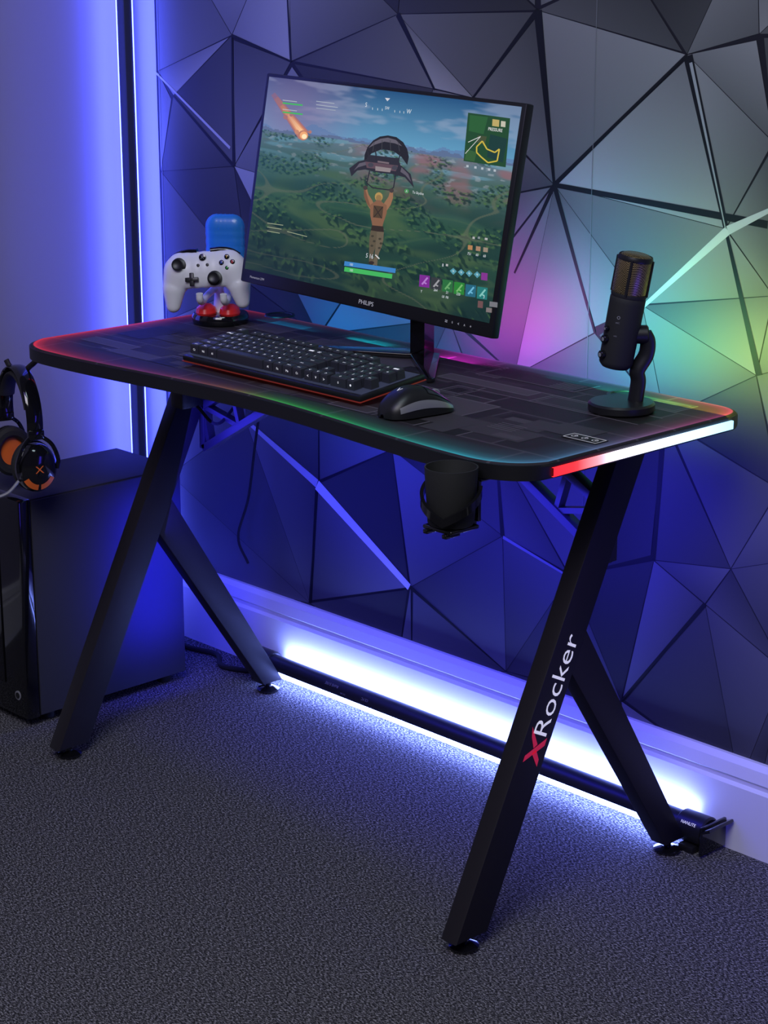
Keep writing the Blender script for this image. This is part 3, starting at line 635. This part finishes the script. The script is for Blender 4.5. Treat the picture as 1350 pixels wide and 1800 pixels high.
for (ry, keys) in rows:
    x = 0
    for (lg_, w, gap) in keys:
        x += gap; cx = (x+w/2-11.25)*U; cy = .008+ry*U+U*.5; x += w
        bm = NB(); a_, b_ = (w*U-.0022)/2, (U-.0022)/2; ta, tb = a_-.0020, b_-.0020
        lo = [bm.verts.new((sx*a_, sy*b_, .0150)) for sx, sy in ((-1, -1), (1, -1), (1, 1), (-1, 1))]
        md = [bm.verts.new((sx*(ta+.0013), sy*(tb+.0013)+.0006, .0290)) for sx, sy in ((-1, -1), (1, -1), (1, 1), (-1, 1))]
        hi = [bm.verts.new((sx*(ta-.0002), sy*(tb-.0002)+.0006, .0306)) for sx, sy in ((-1, -1), (1, -1), (1, 1), (-1, 1))]
        for q0, q1 in ((lo, md), (md, hi)):
            for k in range(4): bm.faces.new([q0[k], q0[(k+1) % 4], q1[(k+1) % 4], q1[k]])
        bm.faces.new(hi); bm.faces.new(lo[::-1])
        if lg_:
            hh = .0042 if len(lg_) == 1 else .0028
            text(bm, lg_, hh, Matrix.Translation((0, -.0018, .0308)), 1)
            if ry < 1:
                s_ = lg_ if len(lg_) < 3 else lg_[:2]
                text(bm, s_, .0036, Matrix.Translation((0, -(b_+tb)/2-.0004, .0222)) @ Euler((R(84), 0, 0)).to_matrix().to_4x4(), 1)
        o = obj('key', bm, [M['keycap'], M['legend']], kb, smooth=False, fixn=False); o.location = (cx, cy, 0)

# ------------------------------------------------------------------ mouse
mp_ = at(731, 727, 2, MZ)
ms = thing('mouse', 'black computer mouse with silver side on the desk mat beside the keyboard', 'mouse', (mp_.x, mp_.y, MZ), (0, 0, R(-8)))
def mouse_pt(t, ph, off=0.0):   # t 0 rear .. 1 nose ; ph 0 right side .. pi left side
    y = -.062+.124*t; e = (max(0, 1-abs(2*t-1)**3.2))**.42
    wd = (.0345-.004*sin(PI*t))*e; h = (.010+.032*sin(PI*min(1, t*.82+.16))**1.1)*(e**.7)
    cx = cos(ph); cs = sin(ph)
    return Vector(((wd+off)*math.copysign(abs(cx)**.75, cx), y*(1+off*4), .002+(h+off)*abs(cs)**.8))
def mpatch(bm, t0, t1, p0, p1, off, nt_=20, np_=20, mi=0):
    g = [[bm.verts.new(mouse_pt(t0+(t1-t0)*i/nt_, R(p0+(p1-p0)*j/np_), off)) for j in range(np_+1)] for i in range(nt_+1)]
    for i in range(nt_):
        for j in range(np_):
            f = bm.faces.new([g[i][j], g[i][j+1], g[i+1][j+1], g[i+1][j]]); f.material_index = mi
bm = NB(); mpatch(bm, .001, .999, 0, 180, 0, 36, 32); obj('mouse_body', bm, M['blackplastic'], ms, ang=60)
bm = NB(); mpatch(bm, .12, .92, 12, 30, .0010, 20, 6); obj('side_grip', bm, M['silver'], ms, ang=60)
bm = NB(); mpatch(bm, .12, .92, 150, 168, .0010, 20, 6); obj('side_grip', bm, M['silver'], ms, ang=60)
for a_, b_ in ((48, 86), (94, 132)):
    bm = NB(); mpatch(bm, .55, .97, a_, b_, .0009, 14, 8); obj('button', bm, M['gloss'], ms, ang=60)
wp = mouse_pt(.78, R(90)); bm = NB(); cyl(bm, (-.0035, wp.y, wp.z-.004), (.0035, wp.y, wp.z-.004), .009, bev=.0015); obj('scroll_wheel', bm, M['silver'], ms)
lp_ = mouse_pt(.25, R(90)); bm = NB(); text(bm, 'V', .009, Matrix.Translation((0, lp_.y, lp_.z+.0012)) @ Euler((R(18), 0, 0)).to_matrix().to_4x4()); obj('lettering', bm, M['print'], ms, smooth=False)

# ------------------------------------------------------------------ microphone
mb = at(1092, 722, 2, MZ)
mic = thing('microphone', 'black desktop microphone with golden mesh head on a round base', 'microphone', (mb.x, mb.y, MZ))
bm = NB(); lathe(bm, [(0, 0), (.047, 0), (.050, .003), (.050, .012), (.047, .015), (.012, .016), (0, .016)], None, 48); obj('base', bm, M['blackplastic'], mic)
face_d = Vector((.45, -.89, 0)).normalized(); side = Vector((.69, .7236, 0)).normalized()
bm = NB(); tube(bm, spline([(side*.020)+Vector((0, 0, .010)), side*.024+Vector((0, 0, .045)), side*.022+Vector((0, 0, .062)), side*.034+Vector((0, 0, .085)), side*.036+Vector((0, 0, .105)), side*.030+Vector((0, 0, .118))], 7), .012, 14, sx=.75, sy=1.1); obj('stand_arm', bm, M['blackplastic'], mic)
tilt = Matrix.Translation(Vector((0, 0, .116))-side*.004) @ Matrix.Rotation(R(9), 4, face_d*-1)
bm = NB(); p = tilt @ Vector((0, 0, 0)); cyl(bm, p+side*.018, p+side*.040, .014, 28, bev=.002); obj('pivot_knob', bm, M['blackplastic'], mic)
bm = NB(); lathe(bm, [(0, -.050), (.020, -.050), (.0245, -.045), (.0255, -.04), (.0265, .050), (.0265, .056), (.0255, .058), (.0265, .060), (.0265, .064), (0, .064)], tilt, 40); body = obj('mic_body', bm, M['matte'], mic)
bm = NB(); lathe(bm, [(.0250, .064), (.0258, .066), (.0258, .112), (.0240, .119), (.018, .1225), (0, .123)], tilt, 48); obj('mesh_head', bm, M['grille'], mic, ang=60)
bm = NB(); lathe(bm, [(.0262, .113), (.0266, .115), (.0250, .120), (.0240, .1205), (.0250, .114), (.0262, .113)], tilt, 48)
for k in range(4):
    a_ = k*PI/2+.5
    c0 = tilt @ Vector((cos(a_)*.0262, sin(a_)*.0262, .062)); c1 = tilt @ Vector((cos(a_)*.0262, sin(a_)*.0262, .116)); bar(bm, c0, c1, .002, .004)
obj('head_frame', bm, M['blackplastic'], mic)
fd = Vector((-.25, -.97, 0)).normalized()
for z, rr in ((-.028, .0062), (-.004, .0062), (.012, .004)):
    p = tilt @ Vector((0, 0, z)); bm = NB(); cyl(bm, p+fd*.024, p+fd*.032, rr, 20, bev=.001); cyl(bm, p+fd*.032, p+fd*.0324, rr*.5, 12, mi=1); obj('knob', bm, [M['gloss'], M['greyprint']], mic)
fd2 = Vector((.35, -.94, 0)).normalized()
def label_at(z, s, h):
    bm = NB(); p = tilt @ Vector((0, 0, z)); x = Vector((-fd2.y, fd2.x, 0)); mt = Matrix.Translation(p+fd2*.0272) @ Matrix((x, Vector((0, 0, 1)), fd2)).transposed().to_4x4(); text(bm, s, h, mt)
    obj('lettering', bm, M['greyprint'], mic, smooth=False)
label_at(.030, 'o', .005); label_at(.022, 'MIC', .0025); label_at(.002, 'VOL', .002)

# ------------------------------------------------------------------ gamepad and its stand
gs = at(388, 566, 2, MZ)
st = thing('gamepad_stand', 'blue and white gamepad stand with round black base at the left end of the desk', 'stand', (gs.x, gs.y, MZ), (0, 0, R(38)))
bm = NB(); lathe(bm, [(0, 0), (.050, 0), (.052, .003), (.052, .013), (.049, .018), (.044, .019), (0, .019)], None, 48); obj('base', bm, M['gloss'], st)
bm = NB(); lathe(bm, [(0, .018), (.020, .018), (.015, .03), (.012, .06), (.014, .09), (0, .09)], Matrix.Translation((0, .012, 0)), 32); obj('post', bm, M['white'], st)
blob('backrest', [(Vector((x, .022, z)), (.022, .014, .024)) for x in (-.008, 0, .008, .016, .022) for z in (.10, .115, .13, .145, .16, .172)], .002, 6, M['blue'], st)
for s in (-1, 1):
    bm = NB(); tube(bm, spline([(s*.010, .008, .062), (s*.020, -.02, .052), (s*.022, -.048, .046), (s*.022, -.066, .052), (s*.022, -.069, .064)], 6), .0065, 12); obj('prong', bm, M['white'], st)
    bm = NB(); mt = Matrix.Translation((s*.022, -.020, .018)) @ Matrix.Diagonal((1, 1.3, 1, 1)); lathe(bm, [(0, 0), (.017, 0), (.019, .004), (.017, .012), (.010, .018), (0, .020)], mt, 24); obj('base_pad', bm, M['bbtn'], st)
gr_ = (Matrix.Rotation(R(38), 3, 'Z') @ Matrix.Rotation(R(74), 3, 'X') @ Matrix.Rotation(R(5), 3, 'Z')).to_euler()
gp = thing('gamepad', 'white wireless gamepad resting upright on its small stand', 'gamepad', (gs.x+.018, gs.y-.048, .846), gr_)
balls = []
for x in (-.044, -.03, -.015, 0, .015, .03, .044): balls.append((Vector((x, .010, 0)), (.030, .034, .0168)))
for s in (-1, 1):
    balls += chain((s*.047, .010, -.002), .030, (s*.060, -.020, -.007), .0215, 9, .75); balls += chain((s*.060, -.020, -.007), .0215, (s*.064, -.050, -.012), .0135, 9, .92)
blob('shell', balls, .0018, 14, M['white'], gp)
def gpart(name, mats, fn):
    bm = NB(); fn(bm); return obj(name, bm, mats, gp)
FZ = .0164
def stick(x, y):
    def f(bm):
        mt = Matrix.Translation((x, y, FZ-.003)); lathe(bm, [(0, 0), (.0130, .0), (.0135, .004), (.0098, .0055), (.0048, .006), (.0048, .010), (.0104, .011), (.0108, .014), (.009, .0148), (.0065, .0135), (0, .0135)], mt, 28)
    return f
gpart('thumbstick', M['blackplastic'], stick(-.044, .018)); gpart('thumbstick', M['blackplastic'], stick(.021, -.009))
def dpad(bm):
    box(bm, (-.021, -.009, FZ), (.024, .0075, .008), bev=.001); box(bm, (-.021, -.009, FZ), (.0075, .024, .008), bev=.001)
gpart('direction_pad', M['blackplastic'], dpad)
for (dx, dy, mk, ch) in ((0, -.0100, 'abtn', 'A'), (.0100, 0, 'bbtn', 'B'), (-.0100, 0, 'xbtn', 'X'), (0, .0100, 'ybtn', 'Y')):
    def f(bm):
        mt = Matrix.Translation((.045+dx, .018+dy, FZ-.002)); lathe(bm, [(0, 0), (.0046, 0), (.0046, .0045), (.0033, .0058), (0, .0062)], mt, 20); text(bm, ch, .0050, Matrix.Translation((.045+dx, .018+dy, FZ+.0044)), 1)
    gpart('face_button', [M['gloss'], M[mk]], f)
def guide(bm): lathe(bm, [(0, 0), (.0066, 0), (.0062, .002), (0, .0028)], Matrix.Translation((0, .030, FZ-.001)), 28); text(bm, 'X', .0062, Matrix.Translation((0, .030, FZ+.0022)), 1)
gpart('guide_button', [M['gloss'], M['greyprint']], guide)
for s in (-1, 1):
    gpart('menu_button', M['blackplastic'], lambda bm, s=s: lathe(bm, [(0, 0), (.0030, 0), (.0028, .002), (0, .0024)], Matrix.Translation((s*.0085, .016, FZ-.001)), 16))
    gpart('bumper', M['gloss'], lambda bm, s=s: tube(bm, spline([(s*.012, .0430, .002), (s*.030, .0440, .0), (s*.048, .041, -.003), (s*.063, .032, -.006)], 6), .0055, 12))

# ------------------------------------------------------------------ headset
hs = thing('headset', 'black headset with orange accents hanging from the left front corner of the desk', 'headset', (-.655, -.205, .690), (0, 0, math.atan2(-.26, .96)))
pts_ = [Vector((.082*sin(a_), 0, -.085+.088*cos(a_)-.0)) for a_ in [R(-105+210*k/28) for k in range(29)]]
bm = NB(); tube(bm, pts_, .0065, 12, sx=.55, sy=2.3, ref=Vector((0, 1, 0))); hb = obj('headband', bm, M['gloss'], hs)
pin = [Vector((.073*sin(a_), 0, -.087+.078*cos(a_))) for a_ in [R(-70+140*k/20) for k in range(21)]]
bm = NB(); tube(bm, pin, .006, 12, sx=.9, sy=2.4, ref=Vector((0, 1, 0))); obj('head_pad', bm, M['matte'], hs)
for s in (-1, 1):
    bm = NB(); c = Vector((s*.078, 0, -.165))
    for yy in (-1, 1): tube(bm, spline([(s*.080, yy*.006, -.105), (s*.090, yy*.026, -.122), (s*.090, yy*.037, -.150), (s*.086, yy*.036, -.168)], 6), .0038, 8)
    box(bm, (s*.083, 0, -.104), (.012, .03, .018), bev=.003); obj('yoke', bm, M['gloss'], hs)
    mt = Matrix.Translation(c) @ Matrix(((0, 0, s, 0), (0, 1, 0, 0), (1, 0, 0, 0), (0, 0, 0, 1))) @ Matrix.Diagonal((1.18, 1, 1, 1))
    bm = NB(); lathe(bm, [(0, -.012), (.036, -.012), (.038, -.006), (.037, .004), (.031, .013), (.020, .017), (0, .018)], mt, 40); ec = obj('ear_cup', bm, M['gloss'], hs)
    bm = NB(); lathe(bm, [(.022, -.024), (.027, -.030), (.034, -.030), (.039, -.024), (.039, -.014), (.034, -.011), (.024, -.011), (.022, -.024)], mt, 40); obj('ear_cushion', bm, M['matte'], ec)
    bm = NB(); lathe(bm, [(0, -.016), (.023, -.016)], mt, 32); obj('speaker_cloth', bm, M['orange'], ec)
    bm = NB()
    for a0, a1 in ((120, 175), (185, 240)):
        pr = None
        for k in range(9):
            a_ = R(a0+(a1-a0)*k/8); v = [bm.verts.new(mt @ Vector((cos(a_)*r_, sin(a_)*r_, z_))) for r_, z_ in ((.0235, .0168), (.0325, .0125))]
            if pr: bm.faces.new([pr[0], pr[1], v[1], v[0]])
            pr = v
    obj('accent', bm, M['orange'], ec)
    mtx = Matrix.Translation(c+Vector((s*.0186, 0, 0))) @ Matrix(((0, 0, s, 0), (s, 0, 0, 0), (0, 1, 0, 0), (0, 0, 0, 1)))
    bm = NB(); text(bm, 'X', .013, mtx, wide=1.2); obj('lettering', bm, M['orange'], ec, smooth=False)
bm = NB(); tube(bm, spline([(.080, -.034, -.185), (.078, -.055, -.205), (.070, -.085, -.215)], 6), .003, 8); cyl(bm, (.070, -.083, -.215), (.067, -.100, -.216), .006, 14, bev=.001); obj('boom_microphone', bm, M['silver'], hs)

# ------------------------------------------------------------------ lights
def area(name, loc, tgt, sx, sy, P, col):
    ld = bpy.data.lights.new(name, 'AREA'); ld.shape = 'RECTANGLE'; ld.size = sx; ld.size_y = sy; ld.energy = P; ld.color = col
    o = bpy.data.objects.new(name, ld); COL.objects.link(o); o.location = loc
    o.rotation_euler = (Vector(tgt)-Vector(loc)).to_track_quat('-Z', 'Y').to_euler(); return o
area('key_light', (1.6, -2.2, 2.9), (.2, -.2, .3), 1.6, 1.2, 44, (.95, .93, 1.0))
area('upper_wall_light', (.9, -.7, 2.5), (.45, .34, 1.4), .8, .4, 6.5, (.72, .92, 1.0))
area('violet_fill', (.4, -1.5, 2.2), (-1.0, -.3, 1.1), .8, .8, 4.5, (.38, .30, 1.0))  # added unseen lamp that tints the left wall violet
area('blue_upper_left_fill', (-.72, -.02, 1.25), (-.74, .34, 1.25), .25, 1.3, 2.8, (.07, .09, 1.0))  # added unseen lamp, deepens the blue on the upper left facets
area('blue_under_fill', (.0, .02, .50), (.0, .34, .40), 1.0, .25, 5.2, (.04, .035, 1.0))  # added unseen lamp, turns the wall below the desk blue
area('blue_tower_fill', (-.585, .09, .25), (-.66, .09, .25), .30, .14, 1.6, (.02, .02, 1.0)).rotation_euler = (0, R(90), 0)  # added unseen lamp close to the tower, colours only its side panel
area('blue_right', (1.25, -.05, .55), (1.1, .34, .45), .5, .4, 3.2, (.07, .04, 1.0))
area('bar_side_light', (-.962, .262, 1.2), (-1.0, .262, 1.2), 2.3, .03, 4.6, (.07, .10, 1.0)).rotation_euler = (0, R(90), 0)
area('bar_back_light', (-.945, .300, 1.2), (-.945, .34, 1.2), .03, 2.3, 3.4, (.07, .10, 1.0)).rotation_euler = (R(90), 0, 0)
def wash(u, v, P, col, w=.16, h=.12):
    p = at(u, v, 1, WY); area('wash_light', (p.x, .20, p.z-.02), (p.x, .34, p.z+.0), w, h, P, col)
wash(600, 550, .34, (.0, .45, .8)); wash(900, 565, .80, (1.0, .04, .80), .08, .12); wash(745, 570, .34, (.0, .7, .75), .1, .08)
wash(1000, 480, .45, (.02, .42, .80), .2, .2); wash(1120, 570, .45, (.0, .65, .85)); wash(1215, 610, .50, (.06, 1.0, .35)); wash(1320, 620, .70, (.75, .85, .03), .16, .14)
w = bpy.data.worlds.new('world'); S.world = w; w.use_nodes = True
w.node_tree.nodes['Background'].inputs[0].default_value = (.022, .020, .038, 1); w.node_tree.nodes['Background'].inputs[1].default_value = 1.0
